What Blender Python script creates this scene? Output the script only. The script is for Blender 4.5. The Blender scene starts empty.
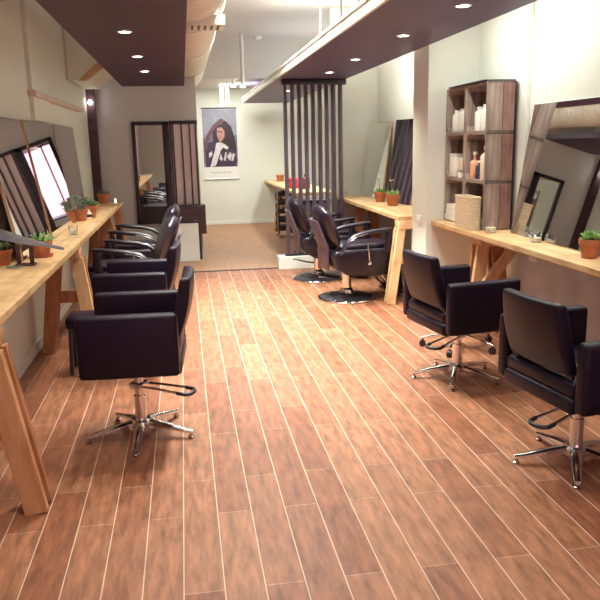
import bpy, bmesh, math, random
from mathutils import Vector, Matrix
random.seed(7)
S = bpy.context.scene
COL = S.collection
PI = math.pi
R = math.radians

# ------------------------------------------------------------------ materials
def new_mat(name):
    m = bpy.data.materials.new(name); m.use_nodes = True
    nt = m.node_tree; b = nt.nodes['Principled BSDF']
    return m, nt, b

def mat(name, col, rough=.5, metal=0, var=.0, scale=8, bump=0, bscale=120, spec=.5, stretch=(1, 1, 1), coat=0):
    m, nt, b = new_mat(name)
    b.inputs['Base Color'].default_value = (*col, 1)
    b.inputs['Roughness'].default_value = rough
    b.inputs['Metallic'].default_value = metal
    b.inputs['Specular IOR Level'].default_value = spec
    b.inputs['Coat Weight'].default_value = coat
    if var or bump:
        tc = nt.nodes.new('ShaderNodeTexCoord')
        mp = nt.nodes.new('ShaderNodeMapping'); mp.inputs['Scale'].default_value = stretch
        nt.links.new(tc.outputs['Object'], mp.inputs['Vector'])
    if var:
        n = nt.nodes.new('ShaderNodeTexNoise'); n.inputs['Scale'].default_value = scale; n.inputs['Detail'].default_value = 4
        nt.links.new(mp.outputs['Vector'], n.inputs['Vector'])
        r = nt.nodes.new('ShaderNodeValToRGB')
        r.color_ramp.elements[0].position = .3; r.color_ramp.elements[1].position = .7
        r.color_ramp.elements[0].color = (*[c*(1-var) for c in col], 1)
        r.color_ramp.elements[1].color = (*[min(1, c*(1+var)) for c in col], 1)
        nt.links.new(n.outputs['Fac'], r.inputs['Fac']); nt.links.new(r.outputs['Color'], b.inputs['Base Color'])
    if bump:
        n2 = nt.nodes.new('ShaderNodeTexNoise'); n2.inputs['Scale'].default_value = bscale
        nt.links.new(mp.outputs['Vector'], n2.inputs['Vector'])
        bp = nt.nodes.new('ShaderNodeBump'); bp.inputs['Strength'].default_value = bump; bp.inputs['Distance'].default_value = .01
        nt.links.new(n2.outputs['Fac'], bp.inputs['Height']); nt.links.new(bp.outputs['Normal'], b.inputs['Normal'])
    return m

def wood(name, c1, c2, axis='y', rough=.5, scale=6, knots=True):
    m, nt, b = new_mat(name)
    b.inputs['Roughness'].default_value = rough
    tc = nt.nodes.new('ShaderNodeTexCoord'); mp = nt.nodes.new('ShaderNodeMapping')
    st = [1, 1, 1]
    for i, a in enumerate('xyz'):
        st[i] = .12 if a == axis else 1
    mp.inputs['Scale'].default_value = st
    nt.links.new(tc.outputs['Object'], mp.inputs['Vector'])
    n = nt.nodes.new('ShaderNodeTexNoise'); n.inputs['Scale'].default_value = scale*5; n.inputs['Detail'].default_value = 6; n.inputs['Distortion'].default_value = .6
    nt.links.new(mp.outputs['Vector'], n.inputs['Vector'])
    r = nt.nodes.new('ShaderNodeValToRGB'); r.color_ramp.elements[0].position = .32; r.color_ramp.elements[1].position = .68
    r.color_ramp.elements[0].color = (*c1, 1); r.color_ramp.elements[1].color = (*c2, 1)
    nt.links.new(n.outputs['Fac'], r.inputs['Fac'])
    out = r.outputs['Color']
    if knots:
        v = nt.nodes.new('ShaderNodeTexNoise'); v.inputs['Scale'].default_value = 5; v.inputs['Detail'].default_value = 2
        nt.links.new(tc.outputs['Object'], v.inputs['Vector'])
        r2 = nt.nodes.new('ShaderNodeValToRGB'); r2.color_ramp.elements[0].position = .3; r2.color_ramp.elements[1].position = .5
        r2.color_ramp.elements[0].color = (.72, .62, .52, 1); r2.color_ramp.elements[1].color = (1, 1, 1, 1)
        nt.links.new(v.outputs['Fac'], r2.inputs['Fac'])
        mx = nt.nodes.new('ShaderNodeMix'); mx.data_type = 'RGBA'; mx.blend_type = 'MULTIPLY'; mx.inputs['Factor'].default_value = .8
        nt.links.new(out, mx.inputs['A']); nt.links.new(r2.outputs['Color'], mx.inputs['B']); out = mx.outputs['Result']
    nt.links.new(out, b.inputs['Base Color'])
    bp = nt.nodes.new('ShaderNodeBump'); bp.inputs['Strength'].default_value = .15; bp.inputs['Distance'].default_value = .005
    nt.links.new(n.outputs['Fac'], bp.inputs['Height']); nt.links.new(bp.outputs['Normal'], b.inputs['Normal'])
    return m

def emit(name, col, strength):
    m, nt, b = new_mat(name)
    b.inputs['Base Color'].default_value = (*col, 1)
    b.inputs['Emission Color'].default_value = (*col, 1)
    b.inputs['Emission Strength'].default_value = strength
    return m

def floor_mat(name, bw, bh, ca, cb, mortar, rough, msize=.0035, dark=True):
    m, nt, b = new_mat(name)
    tc = nt.nodes.new('ShaderNodeTexCoord'); mp = nt.nodes.new('ShaderNodeMapping')
    mp.inputs['Rotation'].default_value = (0, 0, R(90)); mp.inputs['Location'].default_value = (.21, .083, 0)
    nt.links.new(tc.outputs['Object'], mp.inputs['Vector'])
    br = nt.nodes.new('ShaderNodeTexBrick')
    br.inputs['Scale'].default_value = 1; br.inputs['Brick Width'].default_value = bw; br.inputs['Row Height'].default_value = bh
    br.inputs['Mortar Size'].default_value = msize; br.inputs['Mortar Smooth'].default_value = .3
    br.inputs['Bias'].default_value = 0; br.offset = .37; br.offset_frequency = 2
    br.inputs['Color1'].default_value = (*ca, 1); br.inputs['Color2'].default_value = (*cb, 1); br.inputs['Mortar'].default_value = (*mortar, 1)
    nt.links.new(mp.outputs['Vector'], br.inputs['Vector'])
    mp2 = nt.nodes.new('ShaderNodeMapping'); mp2.inputs['Scale'].default_value = (7, 1.3, 1)
    nt.links.new(tc.outputs['Object'], mp2.inputs['Vector'])
    n = nt.nodes.new('ShaderNodeTexNoise'); n.inputs['Scale'].default_value = 4; n.inputs['Detail'].default_value = 8; n.inputs['Roughness'].default_value = .65
    nt.links.new(mp2.outputs['Vector'], n.inputs['Vector'])
    r = nt.nodes.new('ShaderNodeValToRGB'); r.color_ramp.elements[0].position = .3; r.color_ramp.elements[1].position = .72
    lo = .38 if dark else .75
    r.color_ramp.elements[0].color = (lo, lo*.95, lo*.92, 1); r.color_ramp.elements[1].color = (1.15, 1.15, 1.15, 1)
    nt.links.new(n.outputs['Fac'], r.inputs['Fac'])
    mx = nt.nodes.new('ShaderNodeMix'); mx.data_type = 'RGBA'; mx.blend_type = 'MULTIPLY'; mx.inputs['Factor'].default_value = 1
    nt.links.new(br.outputs['Color'], mx.inputs['A']); nt.links.new(r.outputs['Color'], mx.inputs['B'])
    out = mx.outputs['Result']
    if dark:
        sx = nt.nodes.new('ShaderNodeSeparateXYZ'); nt.links.new(tc.outputs['Object'], sx.inputs['Vector'])
        def mth(op, a, v):
            q = nt.nodes.new('ShaderNodeMath'); q.operation = op
            nt.links.new(a, q.inputs[0]); q.inputs[1].default_value = v
            return q.outputs[0]
        d = mth('ABSOLUTE', mth('SUBTRACT', mth('FRACT', mth('MULTIPLY', mth('ADD', sx.outputs['X'], 15.0-.067+.075), 1/bh), 1), .5), 0)
        mr = nt.nodes.new('ShaderNodeMapRange'); mr.inputs['From Min'].default_value = .008; mr.inputs['From Max'].default_value = .02
        mr.inputs['To Min'].default_value = .6; mr.inputs['To Max'].default_value = 0
        nt.links.new(d, mr.inputs['Value'])
        m2 = nt.nodes.new('ShaderNodeMix'); m2.data_type = 'RGBA'
        nt.links.new(mr.outputs['Result'], m2.inputs['Factor']); nt.links.new(out, m2.inputs['A']); m2.inputs['B'].default_value = (.72, .55, .44, 1)
        out = m2.outputs['Result']
    nt.links.new(out, b.inputs['Base Color'])
    b.inputs['Roughness'].default_value = rough
    bp = nt.nodes.new('ShaderNodeBump'); bp.inputs['Strength'].default_value = .35; bp.inputs['Distance'].default_value = .004; bp.invert = True
    nt.links.new(br.outputs['Fac'], bp.inputs['Height']); nt.links.new(bp.outputs['Normal'], b.inputs['Normal'])
    return m

M = {}
M['wall'] = mat('wall_paint', (.70, .72, .655), .7, var=.03, scale=2, bump=.08, bscale=60)
M['wall_grey'] = mat('wall_paint_grey', (.54, .54, .55), .7, var=.03, scale=2, bump=.05, bscale=60)
M['block'] = mat('grey_render', (.52, .50, .53), .85, var=.14, scale=5, bump=.2, bscale=30)
M['ceil'] = mat('ceiling_paint', (.62, .59, .56), .8, var=.03, scale=1.5)
M['white'] = mat('white_trim', (.76, .77, .72), .5, var=.03, scale=3)
M['cream'] = mat('cream_trim', (.73, .72, .65), .45, var=.04, scale=3)
M['soffit'] = mat('purple_soffit', (.080, .034, .125), .45, var=.1, scale=3)
M['soffit_dark'] = mat('dark_purple_soffit', (.040, .011, .045), .55, var=.1, scale=3)
M['leather'] = mat('black_leather', (.009, .0035, .013), .42, var=.2, scale=30, bump=.12, bscale=220, spec=.27)
M['leather_soft'] = mat('black_smooth_leather', (.008, .004, .012), .33, var=.2, scale=20, bump=.06, bscale=200, spec=.6)
M['shell'] = mat('grey_plastic_shell', (.085, .052, .08), .35, var=.06, scale=8)
M['rubber'] = mat('black_rubber', (.014, .011, .016), .5, var=.1, scale=20)
M['chrome'] = mat('chrome', (.78, .76, .76), .13, 1, var=.03, scale=15)
M['chrome_dark'] = mat('worn_chrome', (.42, .38, .40), .2, 1, var=.1, scale=12)
M['steel'] = mat('brushed_steel', (.6, .58, .57), .3, 1, var=.06, scale=30)
M['mirror'] = mat('mirror_glass', (.80, .82, .81), .015, 1, var=.01, scale=2)
M['counter'] = wood('pine_counter', (.66, .42, .20), (.86, .62, .35), 'y', .42, 4)
M['counter_edge'] = wood('counter_edge', (.52, .30, .13), (.70, .45, .23), 'y', .5, 8, False)
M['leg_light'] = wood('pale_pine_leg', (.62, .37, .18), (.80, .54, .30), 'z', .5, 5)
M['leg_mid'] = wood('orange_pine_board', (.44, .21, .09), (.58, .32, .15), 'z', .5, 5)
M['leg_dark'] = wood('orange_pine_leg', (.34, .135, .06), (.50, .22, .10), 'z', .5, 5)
M['crate'] = wood('weathered_crate', (.20, .145, .13), (.42, .33, .29), 'z', .75, 5)
M['crate_red'] = wood('reddish_crate', (.22, .12, .105), (.38, .235, .20), 'z', .75, 5)
M['crate_in'] = wood('crate_interior', (.07, .04, .045), (.12, .075, .075), 'z', .8, 5, False)  # darkened to stand in for the shade inside the crates
M['black'] = mat('black_paint', (.018, .013, .020), .4, var=.1, scale=10)
M['slat'] = wood('dark_slat', (.075, .048, .075), (.12, .08, .115), 'z', .45, 4, False)
M['darkwood'] = wood('dark_cabinet_wood', (.045, .02, .028), (.085, .04, .05), 'x', .5, 5, False)
M['terra'] = mat('terracotta', (.46, .15, .065), .8, var=.16, scale=14, bump=.1, bscale=60)
M['soil'] = mat('soil', (.05, .03, .02), .95, var=.3, scale=60)
M['leaf'] = mat('succulent_leaf', (.16, .27, .13), .5, var=.3, scale=25)
M['leaf_blue'] = mat('blue_succulent_leaf', (.20, .28, .24), .5, var=.3, scale=25)
M['leaf_bright'] = mat('bright_leaf', (.23, .42, .12), .5, var=.3, scale=25)
M['flower'] = mat('pale_flower', (.72, .55, .42), .6, var=.2, scale=30)
M['wax'] = mat('candle_wax', (.85, .82, .74), .5, var=.03, scale=10)
M['plastic_white'] = mat('white_plastic', (.90, .89, .83), .35, var=.02, scale=6)
M['plastic_cream'] = mat('cream_plastic', (.78, .62, .48), .35, var=.03, scale=6)
M['plastic_peach'] = mat('peach_plastic', (.78, .36, .22), .35, var=.04, scale=6)
M['plastic_blue'] = mat('dark_blue_plastic', (.05, .06, .11), .35, var=.05, scale=6)
M['red'] = mat('red_fabric', (.55, .035, .05), .6, var=.12, scale=20)
M['maroon'] = mat('maroon_leather', (.17, .03, .045), .5, var=.12, scale=20)
M['paper'] = mat('paper', (.78, .77, .74), .6, var=.04, scale=20)
M['mag'] = mat('grey_magazine_cover', (.15, .14, .16), .35, var=.2, scale=14)
M['basket'] = mat('woven_cane', (.66, .54, .38), .8, var=.22, scale=60, bump=.6, bscale=60, stretch=(1, 1, 4))
M['duct'] = mat('painted_duct', (.72, .71, .65), .5, var=.05, scale=4)
M['tan'] = mat('tan_board', (.55, .33, .19), .6, var=.1, scale=6)
M['lamp'] = emit('lamp_glow', (1, .93, .82), 26)
M['tube'] = emit('tube_glow', (1, .95, .85), 9)
M['flame'] = emit('flame', (1, .75, .4), 22)
M['floor'] = floor_mat('plank_floor', .9, .15, (.275, .092, .044), (.40, .172, .09), (.50, .32, .22), .44, .0025)
M['floor_back'] = floor_mat('back_floor', .20, .10, (.33, .165, .085), (.37, .19, .10), (.40, .24, .15), .45, .003, False)
def glass_mat():
    m, nt, b = new_mat('clear_glass')
    b.inputs['Base Color'].default_value = (.95, .97, .96, 1); b.inputs['Roughness'].default_value = .04
    b.inputs['Transmission Weight'].default_value = 1; b.inputs['IOR'].default_value = 1.2
    return m
M['glass'] = glass_mat()

# ------------------------------------------------------------------ mesh helpers
def BM(): return bmesh.new()

def add_box(bm, x0, x1, y0, y1, z0, z1, bev=0, seg=2, mtx=None):
    t = bmesh.new()
    bmesh.ops.create_cube(t, size=1)
    for v in t.verts:
        v.co = Vector(((x0+x1)/2+v.co.x*(x1-x0), (y0+y1)/2+v.co.y*(y1-y0), (z0+z1)/2+v.co.z*(z1-z0)))
    if bev: bmesh.ops.bevel(t, geom=list(t.edges), offset=bev, segments=seg, profile=.5, affect='EDGES')
    return merge(bm, t, mtx)

def merge(bm, t, mtx=None):
    if mtx is not None: bmesh.ops.transform(t, matrix=mtx, verts=t.verts)
    me = bpy.data.meshes.new('tmp'); t.to_mesh(me); t.free()
    bm.from_mesh(me); bpy.data.meshes.remove(me)
    return bm

def add_board(bm, a, b, w, th, wdir=(0, 1, 0), bev=.003):
    """a rectangular board from a to b, width w along wdir, thickness th"""
    a, b = Vector(a), Vector(b); d = (b-a); L = d.length; d.normalize()
    wd = Vector(wdir); wd = (wd - d*wd.dot(d)).normalized(); n = d.cross(wd)
    mtx = Matrix((( wd.x, n.x, d.x, a.x), (wd.y, n.y, d.y, a.y), (wd.z, n.z, d.z, a.z), (0, 0, 0, 1)))
    return add_box(bm, -w/2, w/2, -th/2, th/2, 0, L, bev, 1, mtx)

def add_tube(bm, pts, rad, n=10, cap=True):
    pts = [Vector(p) for p in pts]
    if not isinstance(rad, (list, tuple)): rad = [rad]*len(pts)
    rings = []; up = None
    for i, p in enumerate(pts):
        d = (pts[min(i+1, len(pts)-1)] - pts[max(i-1, 0)]).normalized()
        if up is None: up = Vector((0, 0, 1)) if abs(d.z) < .9 else Vector((1, 0, 0))
        u = (up - d*up.dot(d)).normalized(); up = u; v = d.cross(u)
        rings.append([bm.verts.new(p+(u*math.cos(2*PI*k/n)+v*math.sin(2*PI*k/n))*rad[i]) for k in range(n)])
    for a, b in zip(rings, rings[1:]):
        for k in range(n): bm.faces.new((a[k], a[(k+1) % n], b[(k+1) % n], b[k]))
    if cap:
        bm.faces.new(rings[0][::-1]); bm.faces.new(rings[-1])
    return bm

def add_sweep(bm, pts, hw, ht, side=(0, 1, 0)):
    """rectangular section sweep: half width hw along side, half thickness ht (may be lists)"""
    pts = [Vector(p) for p in pts]; s = Vector(side)
    if not isinstance(hw, (list, tuple)): hw = [hw]*len(pts)
    if not isinstance(ht, (list, tuple)): ht = [ht]*len(pts)
    rings = []
    for i, p in enumerate(pts):
        d = (pts[min(i+1, len(pts)-1)] - pts[max(i-1, 0)]).normalized(); n = d.cross(s).normalized()
        ring = []
        for k in range(8):
            a = PI/8 + k*PI/4
            cx = max(-1, min(1, math.cos(a)*1.25)); cy = max(-1, min(1, math.sin(a)*1.25))
            ring.append(bm.verts.new(p + s*hw[i]*cx + n*ht[i]*cy))
        rings.append(ring)
    for a, b in zip(rings, rings[1:]):
        for k in range(8): bm.faces.new((a[k], a[(k+1) % 8], b[(k+1) % 8], b[k]))
    bm.faces.new(rings[0][::-1]); bm.faces.new(rings[-1])
    bmesh.ops.recalc_face_normals(bm, faces=bm.faces)
    return bm

def add_lathe(bm, prof, n=24, cx=0, cy=0, cz=0):
    rings = []
    for r, z in prof:
        if r < 1e-5: rings.append([bm.verts.new((cx, cy, cz+z))])
        else: rings.append([bm.verts.new((cx+r*math.cos(2*PI*k/n), cy+r*math.sin(2*PI*k/n), cz+z)) for k in range(n)])
    for a, b in zip(rings, rings[1:]):
        for k in range(n):
            k2 = (k+1) % n
            if len(a) == 1 and len(b) == 1: continue
            if len(a) == 1: bm.faces.new((a[0], b[k2], b[k]))
            elif len(b) == 1: bm.faces.new((a[k], a[k2], b[0]))
            else: bm.faces.new((a[k], a[k2], b[k2], b[k]))
    bmesh.ops.recalc_face_normals(bm, faces=bm.faces)
    return bm

def add_prism(bm, poly, axis, c0, c1, bev=0, seg=2):
    """extrude a 2D polygon along axis ('x','y','z') between c0 and c1"""
    t = bmesh.new()
    def P(u, v, c):
        return {'x': (c, u, v), 'y': (u, c, v), 'z': (u, v, c)}[axis]
    a = [t.verts.new(P(u, v, c0)) for u, v in poly]; b = [t.verts.new(P(u, v, c1)) for u, v in poly]
    n = len(poly)
    t.faces.new(a); t.faces.new(b[::-1])
    for k in range(n): t.faces.new((a[k], a[(k+1) % n], b[(k+1) % n], b[k]))
    bmesh.ops.recalc_face_normals(t, faces=t.faces)
    if bev: bmesh.ops.bevel(t, geom=list(t.edges), offset=bev, segments=seg, profile=.5, affect='EDGES', clamp_overlap=True)
    return merge(bm, t)

def obj(name, bm, m, parent=None, smooth=40):
    if smooth:
        lim = math.cos(R(smooth))
        for f in bm.faces: f.smooth = True
        bm.normal_update()
        for e in bm.edges:
            if len(e.link_faces) == 2 and e.link_faces[0].normal.dot(e.link_faces[1].normal) < lim: e.smooth = False
    me = bpy.data.meshes.new(name); bm.to_mesh(me); bm.free()
    me.materials.append(m)
    o = bpy.data.objects.new(name, me); COL.objects.link(o)
    if parent: o.parent = parent
    return o

def tag(o, label, cat, group=None):
    o['label'] = label; o['category'] = cat
    if group: o['group'] = group
    return o

def thing(name, label, cat, loc=(0, 0, 0), rz=0, group=None):
    o = bpy.data.objects.new(name, None); o.empty_display_size = .1; COL.objects.link(o)
    o.location = loc; o.rotation_euler = (0, 0, rz)
    return tag(o, label, cat, group)

def struct(name, bm, m, label=None, smooth=0):
    o = obj(name, bm, m, None, smooth); o['kind'] = 'structure'
    if label: o['label'] = label
    return o

def dup(root, loc, rz, label, group=None):
    r = root.copy(); COL.objects.link(r); r.location = loc; r.rotation_euler = (0, 0, rz); r['label'] = label
    if group: r['group'] = group
    for ch in list(root.children):
        c = ch.copy(); COL.objects.link(c); c.parent = r
        for g in list(ch.children):
            d = g.copy(); COL.objects.link(d); d.parent = c
    return r

def bx(*a, **k): return add_box(BM(), *a, **k)

# ------------------------------------------------------------------ room shell
XL, XR, YF, YB = -1.25, 2.66, -1.2, 14.75
ZC = 3.33
struct('floor', bx(XL-.1, XR+.1, YF-.1, 9.19, -.1, 0), M['floor'], 'red-brown wood-look plank tiles with pale grout lines')
struct('floor_back', bx(XL-.1, XR+.1, 9.19, YB+.1, -.1, 0), M['floor_back'], 'tan small-plank floor of the rear area')
struct('trim_1', bx(.0, 1.25, 9.15, 9.215, -.01, .006, bev=.003), M['darkwood'], 'dark threshold strip across the floor')
struct('ceiling', bx(XL-.1, XR+.1, YF-.1, 12.5, ZC, ZC+.1), M['ceil'], 'high beige ceiling')
struct('ceiling_back', bx(XL-.1, XR+.1, 12.5, YB+.1, 2.69, ZC+.1), M['ceil'], 'lowered ceiling bulkhead of the rear area')
struct('wall_left', bx(XL-.1, XL, YF-.1, YB, 0, ZC), M['wall'], 'left wall above the long counter')
struct('wall_right', bx(XR, XR+.1, YF-.1, YB, 0, ZC), M['wall'], 'right wall behind the crate shelf')
struct('wall_back', bx(XL-.1, XR+.1, YB, YB+.1, 0, 2.69), M['wall'], 'rear wall with the poster')
struct('wall_left_end', bx(XL, .225, 10.4, 10.6, 0, ZC), M['wall_grey'], 'grey end wall carrying the black framed mirror')
struct('wall_nib', bx(2.19, XR, 6.30, 6.72, 0, ZC), M['wall'], 'short wall standing out between the two right counters')
struct('wall_recess_end', bx(2.02, XR, 9.72, 9.86, 0, ZC), M['wall'], 'short cross wall at the end of the second right counter')
struct('baseboard_left', bx(XL, XL+.018, YF, 10.4, 0, .09, bev=.004), M['white'])
struct('baseboard_back', bx(.225, 2.66, YB-.018, YB, 0, .07, bev=.004), M['white'])
struct('trim_2', bx(XR-.035, XR, 5.30, 5.46, .9, ZC, bev=.004), M['white'], 'narrow white pilaster on the right wall')
struct('trim_3', bx(XL, XL+.035, 6.50, 7.25, 1.84, ZC, bev=.004), M['wall'], 'shallow pilaster on the left wall')
struct('trim_4', bx(XL, XL+.07, 6.45, 9.40, 2.035, 2.085, bev=.006), mat('pale_ledge', (.60, .46, .38), .6, var=.08, scale=6), 'tan ledge running above the left mirrors')
struct('trim_5', bx(-1.25, -1.135, 10.3, 10.4, 0, 2.42, bev=.004), M['darkwood'], 'dark post in the far left corner')
# lower masonry strip under the near right counter
struct('trim_6', bx(XR-.03, XR, YF, 5.28, .0, .80, bev=.003), M['block'], 'grey rendered dado under the near right counter')
struct('trim_7', bx(XR-.03, XR, 6.72, 9.72, .0, .80, bev=.003), M['block'], 'grey rendered dado under the second right counter')
# front wall with a shop window behind the camera
b = BM()
add_box(b, XL-.1, -.25, YF-.1, YF, 0, ZC); add_box(b, 2.4, XR+.1, YF-.1, YF, 0, ZC)
add_box(b, -.25, 2.4, YF-.1, YF, 0, .45); add_box(b, -.25, 2.4, YF-.1, YF, 2.6, ZC)
struct('wall_front', b, M['wall'], 'street wall with the shop window')
w = struct('window_1', bx(-.25, 2.4, YF-.06, YF-.05, .45, 2.6), M['glass'], 'shop window pane')
b = BM()
for x in (-.25, .62, 1.49, 2.36): add_box(b, x, x+.04, YF-.09, YF-.01, .45, 2.6)
for z in (.45, 2.56): add_box(b, -.25, 2.4, YF-.09, YF-.01, z, z+.04)
f = obj('window_frame', b, M['black'], w, 0)

# ------------------------------------------------------------------ suspended soffits with downlights
def soffit(name, x0, x1, y0, y1, m, label, fascia_side, rods):
    t = thing(name, label, 'ceiling panel', ((x0+x1)/2, (y0+y1)/2, 2.38))
    cx, cy = (x0+x1)/2, (y0+y1)/2; hx, hy = (x1-x0)/2, (y1-y0)/2
    obj('panel', bx(-hx, hx, -hy, hy, 0, .075, bev=.002, seg=1), m, t, 0)
    if fascia_side:
        obj('fascia', bx(-hx-.022, -hx+.0, -hy, hy, -.003, .07, bev=.003), M['cream'], t)
        obj('lip', bx(-hx-.034, -hx+.02, -hy, hy, .07, .092, bev=.003), M['cream'], t)
    for x, y in rods:
        obj('hanging_rod', add_tube(BM(), [(x-cx, y-cy, .075), (x-cx, y-cy, ZC-2.38)], .012, 8), M['white'], t)
    return t
soffit('suspended_soffit', 1.20, 2.085, 1.2, 14.2, M['soffit'], 'purple suspended soffit with cream edge above the right counters', True,
       ((1.65, 12.9), (1.65, 8.53), (1.65, 7.41), (1.65, 6.67), (1.65, 3.0)))
soffit('suspended_soffit', -.735, .072, 1.2, 9.95, M['soffit_dark'], 'dark purple suspended soffit above the left row of chairs', False,
       ((-.4, 3.0), (-.4, 9.0)))
# seams across the dark panel are thin battens
def downlight(x, y, label, group, power):
    t = thing('downlight', label, 'light', (x, y, 2.38), 0, group)
    obj('trim_ring', add_lathe(BM(), [(.038, -.001), (.052, -.001), (.054, -.006), (.040, -.008), (.038, -.001)], 24), M['white'], t)
    obj('lamp_disc', add_lathe(BM(), [(0, -.004), (.039, -.004), (.039, -.001), (0, -.001)], 24), M['lamp'], t)
    l = bpy.data.lights.new('downlight_beam', 'SPOT'); l.energy = power; l.spot_size = R(112); l.spot_blend = .8; l.shadow_soft_size = .04; l.color = (1, .93, .80)
    lo = bpy.data.objects.new('downlight_beam', l); COL.objects.link(lo); lo.location = (x, y, 2.36)
rl = ['nearest downlight in the right soffit, by the upper frame edge', 'second downlight of the right soffit counted from the camera',
      'third downlight of the right soffit counted from the camera', 'farthest downlight in the right soffit, just before the slats']
for (y, lb) in zip((4.27, 5.45, 6.98, 8.22), rl): downlight(1.69, y, lb, 'downlights in the right soffit', 62)
for (y, lb) in zip((5.29, 6.69, 7.98, 3.9, 2.5), ['nearest and largest downlight in the dark left soffit', 'middle downlight of the three in the left soffit',
                                     'farthest downlight in the dark left soffit', 'downlight of the left soffit just above the upper frame edge',
                                     'downlight of the left soffit nearest the shop window']): downlight(-.345, y, lb, 'downlights in the left soffit', 72)  # last two are added out of view to brighten the left counter
t = thing('downlight', 'small downlight in the right soffit behind the slat screen', 'light', (1.62, 11.0, 2.38))
obj('trim_ring', add_lathe(BM(), [(.038, -.001), (.052, -.001), (.054, -.006), (.040, -.008), (.038, -.001)], 24), M['white'], t)
obj('lamp_disc', add_lathe(BM(), [(0, -.004), (.039, -.004), (.039, -.001), (0, -.001)], 24), M['lamp'], t)

# hidden strips added along the right soffit's wall-side edge to brighten the wall
for i, (y, e) in enumerate(((3.1, 11), (5.2, 11), (8.0, 8))):
    t = thing('strip_downlight', ['near light strip on the wall side of the right soffit', 'middle light strip on the wall side of the right soffit',
              'rear light strip on the wall side of the right soffit'][i], 'light', (2.086, y, 2.41), 0, 'light strips on the right soffit')
    obj('body', bx(0, .02, -.75, .75, 0, .04, bev=.003), M['white'], t)
    obj('tube', add_tube(BM(), [(.03, -.72, .022), (.03, .72, .022)], .010, 10), M['tube'], t)
    l = bpy.data.lights.new('strip_glow', 'AREA'); l.shape = 'RECTANGLE'; l.size = .05; l.size_y = 1.45; l.energy = e; l.color = (.95, 1, .89)
    lo = bpy.data.objects.new('strip_glow', l); COL.objects.link(lo); lo.location = (2.135, y, 2.43); lo.rotation_euler = (0, -.8, 0)
t = thing('light_batten', 'fluorescent batten lying on top of the right soffit', 'light', (1.75, 8.6, 2.4555))
obj('body', bx(-.03, .03, -.62, .62, 0, .03, bev=.004), M['white'], t)
obj('tube', add_tube(BM(), [(0, -.58, .045), (0, .58, .045)], .014, 10), M['tube'], t)
l = bpy.data.lights.new('batten_glow', 'AREA'); l.shape = 'RECTANGLE'; l.size = .1; l.size_y = 1.2; l.energy = 34; l.color = (1, .98, .86)
lo = bpy.data.objects.new('batten_glow', l); COL.objects.link(lo); lo.location = (1.75, 8.6, 2.54); lo.rotation_euler = (0, PI, 0)

# ------------------------------------------------------------------ duct and ceiling fittings
t = thing('air_duct', 'cream round ceiling duct with seams running beside the left soffit', 'duct', (.12, 2.6, 2.83))
b = BM(); n = 40; prof = []
y = 0; pts = []; rad = []
while y < 9.88:
    for dy, r in ((0, .30), (.005, .304), (.02, .304), (.025, .30)):
        pts.append((0, min(y+dy, 9.89), 0)); rad.append(r)
    y += .14
pts.append((0, 9.9, 0)); rad.append(.30)
obj('pipe', add_tube(b, pts, rad, 32), M['duct'], t)
for yy in (2.2, 3.75, 5.6, 7.8):
    obj('joint_band', add_tube(BM(), [(0, yy, 0), (0, yy+.05, 0)], .311, 32), M['cream'], t)
v = obj('air_vent', bx(-.02, .26, 3.22, 3.50, -.325, -.25, bev=.004), M['cream'], t)
for k in range(5): obj('vent_slot', bx(.0+.05*k, .02+.05*k, 3.26, 3.46, -.329, -.322), M['black'], v, 0)

t = thing('duct_box', 'pale boxed-in duct with tan sloping panel between left wall and soffit', 'duct', (-1.02, 8.9, 2.36))
obj('casing', add_prism(BM(), [(-.21, 0), (-.02, .0), (.28, .22), (.28, .95), (-.21, .95)], 'y', -.2, 1.2, .004, 1), M['wall'], t, 0)
obj('sloping_panel', add_prism(BM(), [(-.10, -.012), (.0, -.012), (.285, .2), (.285, .26), (.21, .26)], 'y', -.212, -.2), M['tan'], t, 0)  # tan colour stands in for orange light on the sloping underside
obj('edge_trim', bx(-.235, -.21, -.215, -.19, 0, .95, bev=.003), M['wall_grey'], t)

def pendant(x, y, z0, z1, label, power):
    t = thing('tube_spotlight', label, 'light', (x, y, z0), 0, 'white tube spotlights over the rear passage')
    obj('tube', add_tube(BM(), [(0, 0, .03), (0, 0, z1-z0)], .032, 14), M['white'], t)
    obj('lamp_disc', add_tube(BM(), [(0, 0, 0), (0, 0, .03)], .036, 14), M['lamp'], t)
    if power:
        l = bpy.data.lights.new('tube_beam', 'SPOT'); l.energy = power; l.spot_size = R(130); l.spot_blend = .9; l.shadow_soft_size = .05; l.color = (1, .88, .72)
        lo = bpy.data.objects.new('tube_beam', l); COL.objects.link(lo); lo.location = (x, y, z0-.02)
pendant(1.03, 12.0, 2.51, ZC, 'longest white tube spotlight, hanging rightmost by the bulkhead', 16)
pendant(.92, 12.62, 2.56, 2.69, 'short tube spotlight left of the long hanging tube', 0)
pendant(.86, 13.4, 2.33, 2.69, 'tube spotlight above the right edge of the poster', 30)
pendant(.76, 13.5, 2.30, 2.69, 'lowest tube spotlight, centred over the poster top', 25)
t = thing('smoke_detector', 'round white smoke detector on the high ceiling near the bulkhead', 'detector', (1.33, 12.3, ZC-.04))
obj('base', add_lathe(BM(), [(0, 0), (.05, 0), (.07, .015), (.075, .04), (0, .04)], 24), M['white'], t)
obj('sensor', add_lathe(BM(), [(0, -.012), (.025, -.01), (.03, 0), (0, 0)], 16), M['cream'], t)
t = thing('wall_lamp', 'tiny bright lamp on the dark post in the far left corner', 'light', (-1.19, 10.26, 2.2))
obj('bracket', add_tube(BM(), [(0, .045, 0), (0, .0, 0)], .012, 10), M['black'], t)
obj('bulb', add_lathe(BM(), [(0, -.03), (.02, -.022), (.03, 0), (.02, .022), (0, .03)], 14, 0, -.02, 0), M['lamp'], t)

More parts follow.
